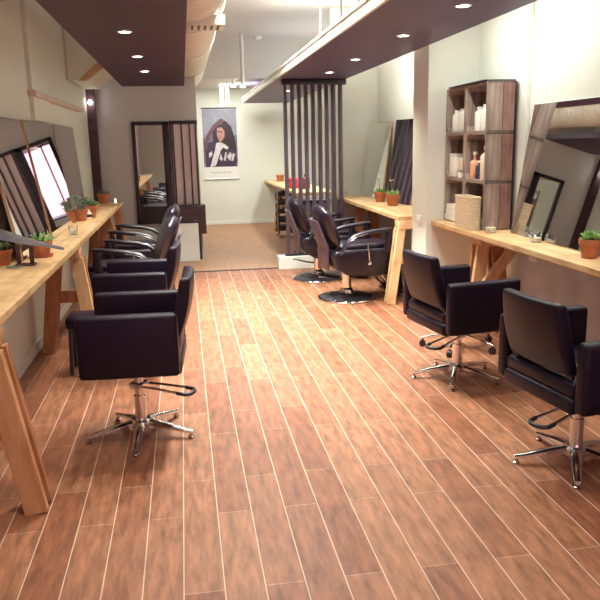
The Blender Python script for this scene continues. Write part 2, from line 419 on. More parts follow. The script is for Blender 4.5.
# ------------------------------------------------------------------ counters
def counter(label, x0, x1, y0, y1):
    t = thing('wooden_counter', label, 'counter', ((x0+x1)/2, (y0+y1)/2, .835))
    hx, hy = (x1-x0)/2, (y1-y0)/2
    obj('worktop', bx(-hx, hx, -hy, hy, .006, .045, bev=.003, seg=1), M['counter'], t)
    obj('edge_strip', bx(-hx+.004, hx-.004, -hy+.004, hy-.004, 0, .0065, bev=.001, seg=1), M['counter_edge'], t, 0)
    return t
counter('long pine counter along the left wall under the leaning mirrors', -1.245, -.835, 1.0, 10.02)
counter('near right pine counter carrying the crate shelf and large mirror', 2.235, 2.625, 1.0, 6.295)
counter('second right pine counter behind the short wall, two small pots on it', 2.055, 2.625, 6.725, 9.715)
counter('far pine counter against the rear wall beyond the slat screen', 1.64, 2.25, 10.6, 14.72)

def trestle(label, x_front, x_back, y, m, light, top=.835, lean=.085, w=.1):
    """A-shaped trestle in the XZ plane: front and back boards, crossbar, top block"""
    sgn = 1 if x_back > x_front else -1
    t = thing('trestle_leg', label, 'trestle', ((x_front+x_back)/2, y, 0), 0, 'wooden trestles under the counters')
    hx = abs(x_back-x_front)/2
    tf = hx - lean
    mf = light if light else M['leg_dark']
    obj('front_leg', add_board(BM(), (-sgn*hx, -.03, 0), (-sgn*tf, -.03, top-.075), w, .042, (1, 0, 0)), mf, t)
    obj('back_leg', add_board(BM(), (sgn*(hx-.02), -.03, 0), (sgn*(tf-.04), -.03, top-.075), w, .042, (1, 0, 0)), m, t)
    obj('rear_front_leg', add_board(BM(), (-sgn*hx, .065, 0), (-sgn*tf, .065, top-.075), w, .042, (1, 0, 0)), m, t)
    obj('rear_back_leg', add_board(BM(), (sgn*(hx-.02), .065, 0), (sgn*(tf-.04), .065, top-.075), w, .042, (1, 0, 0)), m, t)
    obj('crossbar', bx(-hx+.03, hx-.05, -.008, .043, .40, .49, bev=.004), m, t)
    obj('top_block', (bx(-tf-.03, hx-.04, -.06, .095, top-.08, top, bev=.004) if sgn > 0 else bx(-hx+.04, tf+.03, -.06, .095, top-.08, top, bev=.004)), mf, t)
    return t
trestle('trestle under the near end of the left counter, foot in the foreground', -.735, -1.17, 3.11, M['leg_dark'], M['leg_mid'], lean=.12)
trestle('trestle under the middle of the left counter beside the nearest chair', -.78, -1.16, 5.75, M['leg_dark'], M['leg_light'])
trestle('trestle under the left counter beside the left barber chairs', -.80, -1.16, 8.45, M['leg_dark'], False)
trestle('trestle at the far end of the left counter by the end wall', -.80, -1.16, 9.6, M['leg_dark'], False)
trestle('pale trestle at the near end of the second right counter', 1.985, 2.52, 6.76, M['leg_light'], M['leg_light'], lean=.10, w=.08)
trestle('trestle at the far end of the second right counter behind barber chairs', 2.13, 2.5, 8.93, M['leg_dark'], False)
trestle('trestle at the rear end of the far counter beyond the slats', 1.68, 2.2, 13.3, M['leg_light'], M['leg_light'])
t = trestle('trestle with a diagonal brace under the near right counter', 2.27, 2.6, 5.42, M['leg_dark'], M['leg_light'])
obj('diagonal_brace', add_board(BM(), (.17, -.085, .76), (-.09, -.085, .42), .085, .04, (1, 0, 0)), M['leg_light'], t)

# ------------------------------------------------------------------ mirrors
def leaning_mirror(label, x_top, x_bot, y0, y1, ztop, edge, zb=.8845, th=.018, yaw=0):
    """slab leaning on a wall: front face looks into the room"""
    sg = 1 if x_top > 0 else -1
    t = thing('leaning_mirror', label, 'mirror', (x_bot, (y0+y1)/2, zb), yaw)
    hy = (y1-y0)/2; dx = x_top - x_bot; dz = ztop - zb
    n = Vector((dz, 0, -dx)).normalized() * (sg)          # away from the room
    L = Vector((dx, 0, dz))
    def slab(o0, o1, inset):
        bm = BM(); q = []
        u = L.normalized()*inset
        for yy in (-hy+inset, hy-inset):
            for base in (u, L-u):
                q.append((base+n*o0, yy)); q.append((base+n*o1, yy))
        vs = [bm.verts.new((p.x, yy, p.z)) for p, yy in q]
        for f in ((0, 1, 3, 2), (4, 6, 7, 5), (0, 4, 5, 1), (2, 3, 7, 6), (0, 2, 6, 4), (1, 5, 7, 3)): bm.faces.new([vs[i] for i in f])
        bmesh.ops.recalc_face_normals(bm, faces=bm.faces)
        return bm
    obj('backing_board', slab(.004, .004+th, 0), edge, t, 0)
    obj('mirror_glass', slab(0, .004, .003), M['mirror'], t, 0)
    return t
leaning_mirror('nearest leaning mirror on the left counter, cut by the frame edge', -1.222, -1.07, 4.85, 5.89, 1.825, M['tan'])
leaning_mirror('middle of the three leaning mirrors on the left counter', -1.222, -1.07, 5.99, 7.26, 1.83, M['tan'])
leaning_mirror('farthest leaning mirror on the left counter behind the succulents', -1.222, -1.15, 7.37, 8.67, 1.835, M['tan'])
leaning_mirror('large frameless mirror leaning on the near right counter', 2.64, 2.492, 2.6, 5.19, 1.85, M['white'])
leaning_mirror('far leaning mirror on the second right counter', 2.575, 2.44, 8.93, 9.50, 1.85, M['tan'], yaw=R(12))
leaning_mirror('leaning mirror on the second right counter nearest the short wall', 2.59, 2.465, 7.80, 8.38, 1.85, M['tan'], yaw=R(12))

t = thing('wall_mirror', 'tall black-framed mirror on the grey end wall', 'mirror', (-.43, 10.398, .52))
b = BM()
add_box(b, -.25, -.20, -.05, 0, 0, 1.42, .004); add_box(b, .17, .26, -.05, 0, 0, 1.42, .004)
add_box(b, -.25, .26, -.05, 0, 1.37, 1.42, .004); add_box(b, -.25, .26, -.05, 0, 0, .055, .004)
obj('frame', b, M['black'], t)
obj('mirror_glass', bx(-.205, .175, -.02, -.004, .05, 1.375), M['mirror'], t, 0)
obj('lower_panel', bx(-.205, .175, -.03, -.018, .05, .25), M['black'], t, 0)

t = thing('slatted_screen', 'small panel of dark slats on pale board right of the framed mirror', 'screen', (0, 10.398, .78))
obj('backing', bx(-.165, .215, -.012, 0, 0, 1.12), mat('mauve_board', (.74, .67, .69), .6, var=.04), t, 0)
for x in (-.145, -.115, .005, .115, .20): obj('slat', bx(x-.011, x+.011, -.05, -.011, 0, 1.12, bev=.002), M['slat'], t)
obj('header', bx(-.165, .225, -.055, 0, 1.12, 1.165, bev=.003), M['black'], t)

t = thing('dark_cabinet', 'dark wooden cabinet on a thin leg below the slat panel', 'cabinet', (.08, 10.28, 0))
obj('body', bx(-.24, .20, -.08, .09, .37, .78, bev=.004), M['darkwood'], t)
obj('drawer_front', bx(-.22, .17, -.088, -.08, .58, .76, bev=.003), M['darkwood'], t)
obj('knob', add_lathe(BM(), [(0, -.008), (.008, -.005), (.008, .005), (0, .008)], 10, .05, -.092, .56), M['steel'], t)
obj('leg', bx(.09, .12, -.06, -.03, 0, .37, bev=.003), M['black'], t)
obj('rear_panel', bx(-.24, -.2, -.08, .09, 0, .37), M['darkwood'], t)
struct('trim_8', bx(-.30, .165, 10.08, 10.18, 0, .53, bev=.004), M['white'], 'low white partition in front of the dark cabinet')

# ------------------------------------------------------------------ slat screen on the right
struct('trim_9', bx(1.16, 2.05, 9.04, 9.24, 0, .165, bev=.005), M['white'], 'low white plinth under the slat screen')
t = thing('slat_screen', 'floor-to-soffit screen of dark vertical slats on a white plinth', 'screen', (1.66, 9.14, .165))
for k in range(9): obj('slat', bx(-.375+.0885*k, -.338+.0885*k, -.055, .055, 0, 2.215, bev=.003), M['slat'], t)
obj('bottom_rail', bx(-.40, .39, -.06, .06, 0, .03, bev=.003), M['black'], t)
obj('top_rail', bx(-.40, .42, -.06, .06, 2.15, 2.2145, bev=.003), M['black'], t)

t = thing('reception_desk', 'dark desk with black top standing behind the slat screen', 'desk', (1.72, 10.25, 0))
obj('body', bx(-.14, .33, -.2, .2, 0, .76, bev=.005), mat('mauve_laminate', (.22, .17, .22), .5, var=.05), t)
obj('desk_top', bx(-.17, .35, -.23, .23, .76, .81, bev=.005), M['black'], t)

# ------------------------------------------------------------------ styling chairs
def star_base(t, r=.305, lever=True, rot=0.3):
    obj('column', add_lathe(BM(), [(0, .05), (.045, .05), (.045, .09), (.034, .10), (.034, .24), (.026, .245), (.026, .425), (0, .425)], 20), M['chrome'], t)
    hub = obj('hub', add_lathe(BM(), [(0, .045), (.06, .05), (.062, .085), (.05, .1), (0, .102)], 20), M['chrome'], t)
    for k in range(5):
        a = rot + k*2*PI/5
        d = Vector((math.cos(a), math.sin(a), 0)); s = Vector((-math.sin(a), math.cos(a), 0))
        b = BM()
        add_sweep(b, [d*.04+Vector((0, 0, .078)), d*.14+Vector((0, 0, .066)), d*.22+Vector((0, 0, .05)), d*r+Vector((0, 0, .036))], [.028, .025, .021, .015], [.018, .015, .012, .010], s)
        lg = obj('base_leg', b, M['chrome'], t)
        obj('foot_glide', add_lathe(BM(), [(0, 0), (.015, 0), (.017, .010), (.010, .014), (.010, .034), (0, .034)], 14, d.x*(r-.012), d.y*(r-.012), 0), M['chrome_dark'], lg)
    if lever:
        lv = obj('pump_lever', BM_lever(), M['chrome'], t)
        b = BM(); add_tube(b, [(-.27, -.052, .292), (-.315, -.050, .288), (-.335, -.03, .286), (-.338, 0, .286), (-.335, .03, .286), (-.315, .050, .288), (-.27, .052, .292)], .011, 8)
        obj('lever_grip', b, M['rubber'], lv)
def BM_lever():
    b = BM()
    for s in (-1, 1): add_tube(b, [(.0, .034*s, .30), (-.12, .04*s, .30), (-.28, .052*s, .292)], .0075, 8)
    add_box(b, -.04, .04, -.045, .045, .285, .315, .005)
    return b

def make_styling_chair(label, group):
    t = thing('styling_chair', label, 'chair', (0, 0, 0), 0, group)
    star_base(t)
    obj('seat_plate', bx(-.14, .14, -.12, .12, .355, .385, bev=.006), M['rubber'], t)
    obj('seat_base', bx(-.262, .245, -.262, .262, .38, .46, bev=.02, seg=3), M['leather'], t)
    obj('seat_cushion', bx(-.255, .275, -.258, .258, .45, .535, bev=.03, seg=4), M['leather'], t)
    for s in (-1, 1):
        y0, y1 = (s*.262, s*.335) if s > 0 else (s*.335, s*.262)
        obj('armrest', bx(-.255, .255, y0, y1, .395, .727, bev=.022, seg=4), M['leather'], t)
    # curved backrest leaning rearwards
    b = BM(); nu, nv = 12, 8; th = .07
    def P(u, v, side):
        y = (u-.5)*(.455-.03*v); z = .55 + v*.335
        bow = -.018*(1-(2*u-1)**2)
        x = -.195 - .075*v + bow - (th if side else 0)*(.75+.25*math.sin(PI*v))
        # rounded rim
        return Vector((x, y, z))
    g = [[[b.verts.new(P(i/nu, j/nv, s)) for j in range(nv+1)] for i in range(nu+1)] for s in (0, 1)]
    for s in (0, 1):
        for i in range(nu):
            for j in range(nv): b.faces.new((g[s][i][j], g[s][i+1][j], g[s][i+1][j+1], g[s][i][j+1]))
    for i in range(nu):
        b.faces.new((g[0][i][0], g[0][i+1][0], g[1][i+1][0], g[1][i][0])); b.faces.new((g[0][i][nv], g[0][i+1][nv], g[1][i+1][nv], g[1][i][nv]))
    for j in range(nv):
        b.faces.new((g[0][0][j], g[0][0][j+1], g[1][0][j+1], g[1][0][j])); b.faces.new((g[0][nu][j], g[0][nu][j+1], g[1][nu][j+1], g[1][nu][j]))
    bmesh.ops.recalc_face_normals(b, faces=b.faces)
    rim = [e for e in b.edges if len(e.link_faces) == 2 and e.link_faces[0].normal.dot(e.link_faces[1].normal) < .6]
    bmesh.ops.bevel(b, geom=rim, offset=.016, segments=3, profile=.5, affect='EDGES')
    obj('backrest', b, M['leather'], t, 60)
    for s in (-1, 1):
        b = BM(); add_board(b, (-.215, s*.2, .44), (-.235, s*.2, .6), .05, .02, (0, 1, 0))
        obj('back_bracket', b, M['rubber'], t)
    return t
SC = 'black box-armed styling chairs'
c0 = make_styling_chair('black styling chair nearest on the left, its whole side panel in view', SC)
chairs = [c0,
    dup(c0, (-.39, 5.27, 0), R(176), 'second black box-armed chair in the left row, behind the nearest one', SC),
    dup(c0, (1.785, 4.45, 0), R(9), 'black styling chair on the right standing before the crate shelf', SC),
    dup(c0, (1.865, 3.06, 0), R(9), 'black styling chair nearest on the right, cut by the frame edge', SC)]
c0.location = (-.312, 3.89, 0); c0.rotation_euler = (0, 0, R(177))
def pose_chair(c, lift, swing):
    for ch in c.children:
        n = ch.name.split('.')[0]
        if n in ('seat_plate', 'seat_base', 'seat_cushion', 'armrest', 'backrest', 'back_bracket'): ch.location.z = lift
        if n == 'pump_lever': ch.rotation_euler.z = swing
pose_chair(chairs[0], .045, R(-26)); pose_chair(chairs[1], .02, R(10)); pose_chair(chairs[2], 0, R(30)); pose_chair(chairs[3], 0, R(18))

# ------------------------------------------------------------------ barber chairs
def make_barber(label, group):
    t = thing('barber_chair', label, 'chair', (0, 0, 0), 0, group)
    obj('base_disc', add_lathe(BM(), [(0, 0), (.295, 0), (.30, .012), (.28, .026), (.12, .05), (.08, .065), (0, .066)], 40), M['rubber'], t)
    obj('base_rim', add_lathe(BM(), [(.285, .003), (.303, .003), (.306, .014), (.30, .024), (.283, .027)], 40), M['chrome'], t)
    obj('column', add_lathe(BM(), [(0, .05), (.075, .06), (.07, .10), (.05, .12), (.05, .27), (.065, .28), (.065, .33), (0, .33)], 24), M['chrome'], t)
    obj('pump_lever', add_tube(BM(), [(-.04, 0, .2), (-.16, 0, .22), (-.26, 0, .25), (-.30, 0, .25)], .010, 8), M['chrome'], t)
    obj('seat_body', add_prism(BM(), [(-.20, .36), (-.235, .50), (-.20, .545), (.40, .545), (.47, .53), (.50, .48), (.48, .36), (.42, .28), (.20, .27), (-.08, .29)], 'y', -.29, .29, .02, 3), M['leather_soft'], t, 50)
    obj('seat_cushion', bx(-.18, .46, -.215, .215, .53, .59, bev=.025, seg=4), M['leather_soft'], t)
    # rounded backrest
    b = BM(); nu, nv = 16, 14
    def P(u, v, front):
        ang = v*PI
        z = .56 + .435*v
        wid = .255*(min(1, (1-v)*5.0+.05)**.5 if v > .8 else 1)*(.93+.07*math.sin(PI*v))
        y = (2*u-1)*wid
        bul = (1-abs(2*u-1)**3.2)*(1-abs(2*v-1)**5)
        x = -.15 - .155*v + (.085*bul if front else -.075*bul)
        return Vector((x, y, z))
    for fr in (0, 1):
        g = [[b.verts.new(P(i/nu, j/nv, fr)) for j in range(nv+1)] for i in range(nu+1)]
        for i in range(nu):
            for j in range(nv): b.faces.new((g[i][j], g[i+1][j], g[i+1][j+1], g[i][j+1]))
    bmesh.ops.remove_doubles(b, verts=b.verts, dist=.0005)
    bmesh.ops.recalc_face_normals(b, faces=b.faces)
    obj('backrest', b, M['leather_soft'], t, 70)
    # plastic shell on the back
    b = BM()
    add_prism(b, [(-.262, .34), (-.235, .34), (-.235, .56), (-.345, .84), (-.365, .84), (-.265, .56)], 'y', -.15, .15, .006, 2)
    obj('back_shell', b, M['shell'], t)
    for s in (-1, 1):
        y = s*.30
        pts = [(-.17, y, .50), (-.14, y, .56), (-.09, y, .635), (-.02, y, .69), (.08, y, .715), (.20, y, .728), (.32, y, .742), (.385, y, .745)]
        am = obj('armrest', add_sweep(BM(), pts, [.026, .028, .03, .034, .036, .036, .034, .026], [.014, .016, .018, .02, .021, .021, .019, .012]), M['leather_soft'], t, 60)
        pts = [(.355, y, .735), (.345, y, .69), (.35, y, .62), (.335, y, .55), (.33, y, .50)]
        obj('arm_post', add_sweep(BM(), pts, .02, [.016, .03, .036, .036, .036]), M['leather_soft'], am, 60)
        obj('arm_edge', add_tube(BM(), [(-.165, y-s*.0+s*.028, .52), (-.08, y+s*.031, .64), (-.01, y+s*.034, .684), (.1, y+s*.036, .706)], .007, 6), M['chrome'], am)
    lv = obj('recline_lever', add_tube(BM(), [(.12, -.30, .60), (.125, -.315, .52), (.13, -.325, .43)], .008, 8), M['chrome'], t)
    obj('lever_knob', add_lathe(BM(), [(0, -.024), (.018, -.016), (.024, 0), (.018, .016), (0, .024)], 12, .13, -.325, .415), M['chrome'], lv)
    obj('leg_rest', add_prism(BM(), [(.44, .50), (.50, .47), (.56, .10), (.54, .08), (.49, .08), (.42, .34)], 'y', -.21, .21, .015, 3), M['leather_soft'], t, 50)
    for s in (-1, 1):
        fr = BM(); add_tube(fr, [(.30, s*.15, .30), (.40, s*.16, .16), (.50, s*.16, .06)], .014, 8)
        obj('footrest_frame', fr, M['chrome'], t)
    obj('footrest', bx(.44, .60, -.19, .19, .045, .075, bev=.008), M['rubber'], t)
    return t
BC = 'black barber chairs with curved arms'
b0 = make_barber('black barber chair on the right with round base, nearest the pale trestle', BC)
b0.location = (1.62, 7.13, 0); b0.rotation_euler = (0, 0, R(7))
dup(b0, (1.53, 8.28, 0), R(2), 'black barber chair on the right standing just before the slats', BC)
dup(b0, (-.41, 6.50, 0), R(176), 'black curved-arm barber chair in the left row behind the box-armed chairs', BC)
dup(b0, (-.41, 7.85, 0), R(178), 'farthest black barber chair in the left row, headrest by the slat panel', BC)

# castor stool behind the right styling chair and low stool on the left
def stool(label, x, y, rot, h, r, rseat):
    t = thing('rolling_stool', label, 'stool', (x, y, 0), rot)
    obj('column', add_lathe(BM(), [(0, .08), (.03, .08), (.03, .2), (.02, .21), (.02, h-.06), (0, h-.06)], 16), M['chrome'], t)
    obj('seat', add_lathe(BM(), [(0, h-.07), (rseat-.02, h-.07), (rseat, h-.05), (rseat, h-.02), (rseat-.02, h), (0, h+.005)], 28), M['leather'], t)
    for k in range(5):
        a = k*2*PI/5; d = Vector((math.cos(a), math.sin(a), 0)); s = Vector((-d.y, d.x, 0))
        lg = obj('base_leg', add_sweep(BM(), [d*.02+Vector((0, 0, .11)), d*.15+Vector((0, 0, .095)), d*r+Vector((0, 0, .07))], [.024, .02, .014], [.016, .013, .01], s), M['chrome'], t)
        w = BM()
        add_tube(w, [d*(r-.01)+s*.016+Vector((0, 0, .026)), d*(r-.01)-s*.016+Vector((0, 0, .026))], .026, 14)
        add_tube(w, [d*(r-.01)+Vector((0, 0, .045)), d*(r-.01)+Vector((0, 0, .07))], .009, 8)
        obj('castor', w, M['rubber'], lg)
stool('chrome stool on castors half hidden behind the right styling chair', 2.08, 5.14, R(17), .47, .30, .16)
t = thing('low_stool', 'low black stool tucked under the left counter beside the nearest chair', 'stool', (-.785, 5.2, 0))
obj('seat', bx(-.105, .105, -.12, .12, .34, .43, bev=.025, seg=3), M['leather'], t)
for sx in (-1, 1):
    for sy in (-1, 1): obj('leg', add_tube(BM(), [(sx*.09, sy*.1, 0), (sx*.075, sy*.08, .36)], .014, 8), M['rubber'], t)

# ------------------------------------------------------------------ crate shelf
def crate(label, y0, z0, W, H, m1, m2):
    x0, x1 = 2.36, 2.60
    t = thing('wooden_crate', label, 'crate', (x0, y0+W/2, z0), 0, 'weathered crates stacked as a shelf')
    D = x1-x0; hw = W/2; th = .014
    g = .004
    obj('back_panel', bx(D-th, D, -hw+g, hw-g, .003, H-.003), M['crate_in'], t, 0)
    obj('top_panel', bx(.0, D-th, -hw+g, hw-g, H-th-.002, H-.002, bev=.002, seg=1), m1, t, 0)
    obj('bottom_panel', bx(.0, D-th, -hw+g, hw-g, .001, th, bev=.002, seg=1), m1, t, 0)
    for s in (-1, 1):
        y_a, y_b = sorted((s*(hw-g), s*(hw-g-th)))
        obj('side_slat', bx(-.004, .128, y_a, y_b, .004, H-.004, bev=.002, seg=1), m1, t, 0)
        obj('side_slat', bx(.132, D-.002, y_a, y_b, .004, H-.004, bev=.002, seg=1), m2, t, 0)
        for zz in (0, 1):
            yc = s*(hw-g-th); zc = th if zz == 0 else H-th-.002; dz = .04 if zz == 0 else -.04
            obj('corner_block', add_prism(BM(), [(yc, zc), (yc-s*.04, zc), (yc, zc+dz)], 'x', .004, D-th-.002), m1, t, 0)
    return t
W, H = .44, .387
names = [['lower left crate of the shelf, holding a stack of white boxes', 'lower right crate of the shelf behind the woven basket'],
         ['middle left crate of the shelf with white boxes and tubes', 'middle right crate of the shelf with peach and cream bottles'],
         ['top left crate of the shelf with white bottles', 'top right crate of the shelf with white bottles, nearest the big mirror']]
for r in range(3):
    for c in range(2):
        crate(names[r][c], 5.405 + (1-c)*(W+.002), .8805 + r*H, W, H, M['crate'], M['crate_red'])
ZT = .8805 + 3*H
t = tag(obj('slate_board', bx(2.34, 2.60, 5.43, 6.2, ZT-.001, ZT+.012, bev=.003), M['black'], None), 'thin black board lying on top of the crate shelf', 'board')
CELL = [.8805 + .0145 + r*H for r in range(3)]

def bottle(label, x, y, z, h, r, m, shoulder=.78, neck=.3, cap=None, group=None, square=False):
    t = thing('bottle', label, 'bottle', (x, y, z), 0, group)
    obj('body', add_lathe(BM(), [(0, 0), (r*.95, 0), (r, .006), (r, h*shoulder-.015), (r*.9, h*shoulder), (r*neck, h*(shoulder+.08)), (r*neck, h*.9), (0, h*.9)], 20), m, t)
    obj('cap', add_lathe(BM(), [(0, h*.88), (r*(neck+.12), h*.88), (r*(neck+.12), h), (0, h)], 16), cap or M['plastic_white'], t)
    return t
yl, yr = 5.847, 5.405   # cell starts (left cell farther, right cell nearer)
g = 'white bottles in the top crates'
bottle('left white bottle in the top left crate', 2.43, yl+.335, CELL[2], .185, .05, M['plastic_white'], .80, .5, group=g)
bottle('middle white bottle in the top left crate', 2.44, yl+.225, CELL[2], .195, .05, M['plastic_white'], .80, .5, group=g)
bottle('right white bottle in the top left crate', 2.43, yl+.115, CELL[2], .20, .05, M['plastic_white'], .80, .5, group=g)
bottle('left white bottle in the top right crate', 2.43, yr+.285, CELL[2], .19, .048, M['plastic_white'], .80, .5, group=g)
bottle('middle white bottle in the top right crate', 2.44, yr+.18, CELL[2], .205, .05, M['plastic_white'], .80, .5, group=g)
bottle('right white bottle in the top right crate', 2.43, yr+.085, CELL[2], .21, .05, M['plastic_white'], .80, .5, group=g)
def carton(name, label, x, y, z, dx, dy, h, m, m2):
    t = thing(name, label, 'box', (x, y, z))
    obj('body', bx(-dx/2, dx/2, -dy/2, dy/2, 0, h*.86, bev=.003), m, t)
    obj('lid', bx(-dx/2-.002, dx/2+.002, -dy/2-.002, dy/2+.002, h*.86, h, bev=.003), m2, t)
    return t
carton('product_box', 'tall white product box in the middle left crate', 2.43, yl+.34, CELL[1], .09, .14, .20, M['plastic_white'], M['plastic_white'])
carton('product_box', 'cream product box right of the white box in the middle left crate', 2.45, yl+.18, CELL[1], .09, .12, .17, M['plastic_cream'], M['plastic_white'])
t = thing('jar', 'small pale jar at the front of the middle left crate', 'jar', (2.395, yl+.13, CELL[1]))
obj('body', add_lathe(BM(), [(0, 0), (.032, 0), (.034, .045), (0, .045)], 20), M['plastic_white'], t)
obj('lid', add_lathe(BM(), [(0, .045), (.036, .045), (.036, .065), (0, .065)], 20), M['steel'], t)
bottle('peach bottle in the middle right crate', 2.42, yr+.345, CELL[1], .22, .042, M['plastic_peach'], .62, .3, M['plastic_white'])
bottle('cream bottle behind the peach bottle in the middle right crate', 2.50, yr+.27, CELL[1], .25, .035, M['plastic_cream'], .7, .35)
bottle('small dark blue bottle in the middle right crate', 2.41, yr+.225, CELL[1], .15, .036, M['plastic_blue'], .7, .4, M['plastic_white'])
bottle('tall cream bottle at the right of the middle right crate', 2.42, yr+.105, CELL[1], .27, .055, M['plastic_cream'], .72, .4, M['plastic_cream'])
for k in range(3):
    carton('flat_box', ['bottom flat white box in the lower left crate', 'middle flat white box in the lower left crate', 'topmost flat white box in the lower left crate'][k],
           2.46, yl+.225, CELL[0]+k*.048, .22-.008*k, .36-.02*k, .047, M['plastic_white'], M['paper'])
# woven basket standing before the lower right crate
t = thing('woven_basket', 'square woven cane basket standing in front of the lower right crate', 'basket', (2.302, 5.60, .8805))
def rr(hx, hy, r, n=6):
    out = []
    for cx, cy, a0 in ((hx-r, hy-r, 0), (-hx+r, hy-r, 90), (-hx+r, -hy+r, 180), (hx-r, -hy+r, 270)):
        for k in range(n+1):
            a = R(a0+90*k/n); out.append((cx+r*math.cos(a), cy+r*math.sin(a)))
    return out
b = BM(); rings = []
zs = [0.0]; 
for k in range(14): zs += [.012+.018*k, .021+.018*k]
outer = []
for i, z in enumerate(zs):
    e = .003 if i % 2 else 0
    outer.append([b.verts.new((x, y, z)) for x, y in rr(.047+e, .175+e+.01*z, .03)])
inner = [[b.verts.new((x, y, z)) for x, y in rr(.04, .167, .026)] for z in (zs[-1], .02)]
rg = outer + inner
for a, c in zip(rg, rg[1:]):
    nn = len(a)
    for k in range(nn): b.faces.new((a[k], a[(k+1) % nn], c[(k+1) % nn], c[k]))
b.faces.new(rg[0][::-1]); b.faces.new(rg[-1])
bmesh.ops.recalc_face_normals(b, faces=b.faces)
obj('woven_body', b, M['basket'], t, 30)
b = BM(); pts = [(x, y, .262) for x, y in rr(.047, .178, .03)]
add_tube(b, pts+[pts[0]], .008, 8, False); obj('rim', b, M['basket'], t)

# ------------------------------------------------------------------ potted plants
def leaf(bm, base, d, L, w, th, curl=0):
    d = d.normalized(); up = Vector((0, 0, 1)); s = d.cross(up)
    s = s.normalized() if s.length > .01 else Vector((1, 0, 0)); n = s.cross(d)
    rings = []
    for t_, ww in ((0, .45), (.3, .9), (.6, 1), (.85, .6)):
        c = base + d*L*t_ + n*curl*t_*t_
        rings.append([bm.verts.new(c+s*w*ww), bm.verts.new(c+n*th*ww), bm.verts.new(c-s*w*ww), bm.verts.new(c-n*th*ww)])
    tip = bm.verts.new(base+d*L+n*curl)
    for a, b_ in zip(rings, rings[1:]):
        for k in range(4): bm.faces.new((a[k], a[(k+1) % 4], b_[(k+1) % 4], b_[k]))
    for k in range(4): bm.faces.new((rings[-1][k], rings[-1][(k+1) % 4], tip))
    bm.faces.new(rings[0][::-1])

def plant(label, x, y, z, r, h, kind, m, group=None, saucer=False, seed=1, spread=1.0, tall=1.0):
    rnd = random.Random(seed)
    t = thing('potted_plant', label, 'plant', (x, y, z), rnd.random()*6, group)
    z0 = .012 if saucer else 0
    if saucer: obj('saucer', add_lathe(BM(), [(0, 0), (r*.95, 0), (r*1.12, .018), (r*1.05, .018), (r*.9, .008), (0, .008)], 28), M['terra'], t)
    obj('pot', add_lathe(BM(), [(0, z0), (r*.7, z0), (r*.93, z0+h*.72), (r*1.04, z0+h*.73), (r*1.06, z0+h*.98), (r*1.02, z0+h), (r*.92, z0+h), (r*.88, z0+h*.8), (0, z0+h*.8)], 28), M['terra'], t)
    obj('soil', add_lathe(BM(), [(0, z0+h*.84), (r*.87, z0+h*.82), (r*.87, z0+h*.79), (0, z0+h*.79)], 20), M['soil'], t)
    b = BM()
    if kind == 'rosette':
        for q in range(5):
            a0 = rnd.random()*6.28; rr_ = r*.55*(q > 0)*spread
            cx, cy = rr_*math.cos(q*1.5+a0*.2), rr_*math.sin(q*1.5+a0*.2)
            hh = z0+h*.9+rnd.random()*r*.6*tall
            add_tube(b, [(cx*.5, cy*.5, z0+h*.8), (cx, cy, hh)], .006, 6)
            for k in range(13):
                a = k*2.4+a0; el = .15+1.1*k/13
                leaf(b, Vector((cx, cy, hh)), Vector((math.cos(a)*math.cos(el), math.sin(a)*math.cos(el), math.sin(el))), r*(.75-.25*k/13)*spread, r*.17, r*.05, r*.12)
    elif kind == 'bush':
        for k in range(46):
            a = rnd.random()*6.28; el = rnd.uniform(.15, 1.45); q = rnd.random()*r*.6
            base = Vector((q*math.cos(a), q*math.sin(a), z0+h*.82))
            L = rnd.uniform(.6, 1.25)*r*tall
            leaf(b, base, Vector((math.cos(a)*math.cos(el)*spread, math.sin(a)*math.cos(el)*spread, math.sin(el))), L*1.2, r*.14, r*.03, -r*.2)
    else:
        for k in range(22):
            a = k*2.4; el = rnd.uniform(.35, 1.4)
            base = Vector((r*.35*math.cos(a), r*.35*math.sin(a), z0+h*.82))
            leaf(b, base, Vector((math.cos(a)*math.cos(el), math.sin(a)*math.cos(el), math.sin(el))), r*1.5*rnd.uniform(.7, 1.1)*tall, r*.13, r*.04, r*.1)
    obj('foliage', b, m, t, 50)
    return t
ZK = .8805
G1 = 'succulents in terracotta pots on the left counter'
plant('terracotta pot with saucer and bright green plant behind the magazine', -.985, 5.03, ZK, .07, .10, 'bush', M['leaf_bright'], G1, True, 3, 1.1, .9)
plant('terracotta pot at the left frame edge under the magazine', -1.165, 4.73, ZK, .055, .10, 'rosette', M['leaf'], G1, False, 4)
plant('terracotta pot with tall bluish succulent, left of the pair by the far mirror', -1.05, 7.48, ZK, .07, .12, 'rosette', M['leaf_blue'], G1, False, 5, 1.5, 2.6)
plant('terracotta pot with rosette succulent, right of the pair by the far mirror', -1.0, 7.80, ZK, .078, .13, 'rosette', M['leaf'], G1, False, 6, 1.35, 1.2)
plant('small terracotta pot at the far end of the left counter by a candle', -1.06, 9.72, ZK, .075, .13, 'spiky', M['leaf'], G1, False, 7, 1, .8)
G2 = 'pots on the second right counter'
p1 = plant('left terracotta pot with green plant on the second right counter', 2.365, 8.50, ZK, .075, .12, 'spiky', M['leaf_bright'], G2, False, 8, 1, .75)
p2 = plant('right terracotta pot with green plant on the second right counter', 2.345, 7.90, ZK, .08, .13, 'spiky', M['leaf_bright'], G2, False, 9, 1.1, .75)
plant('terracotta pot with green succulent on the near right counter at the frame edge', 2.415, 3.95, ZK, .065, .115, 'rosette', M['leaf_bright'], None, False, 11, 1.1, .8)
plant('small orange pot on the far counter beyond the slat screen', 1.88, 14.1, ZK, .08, .12, 'spiky', M['flower'], None, False, 12, 1, .5)
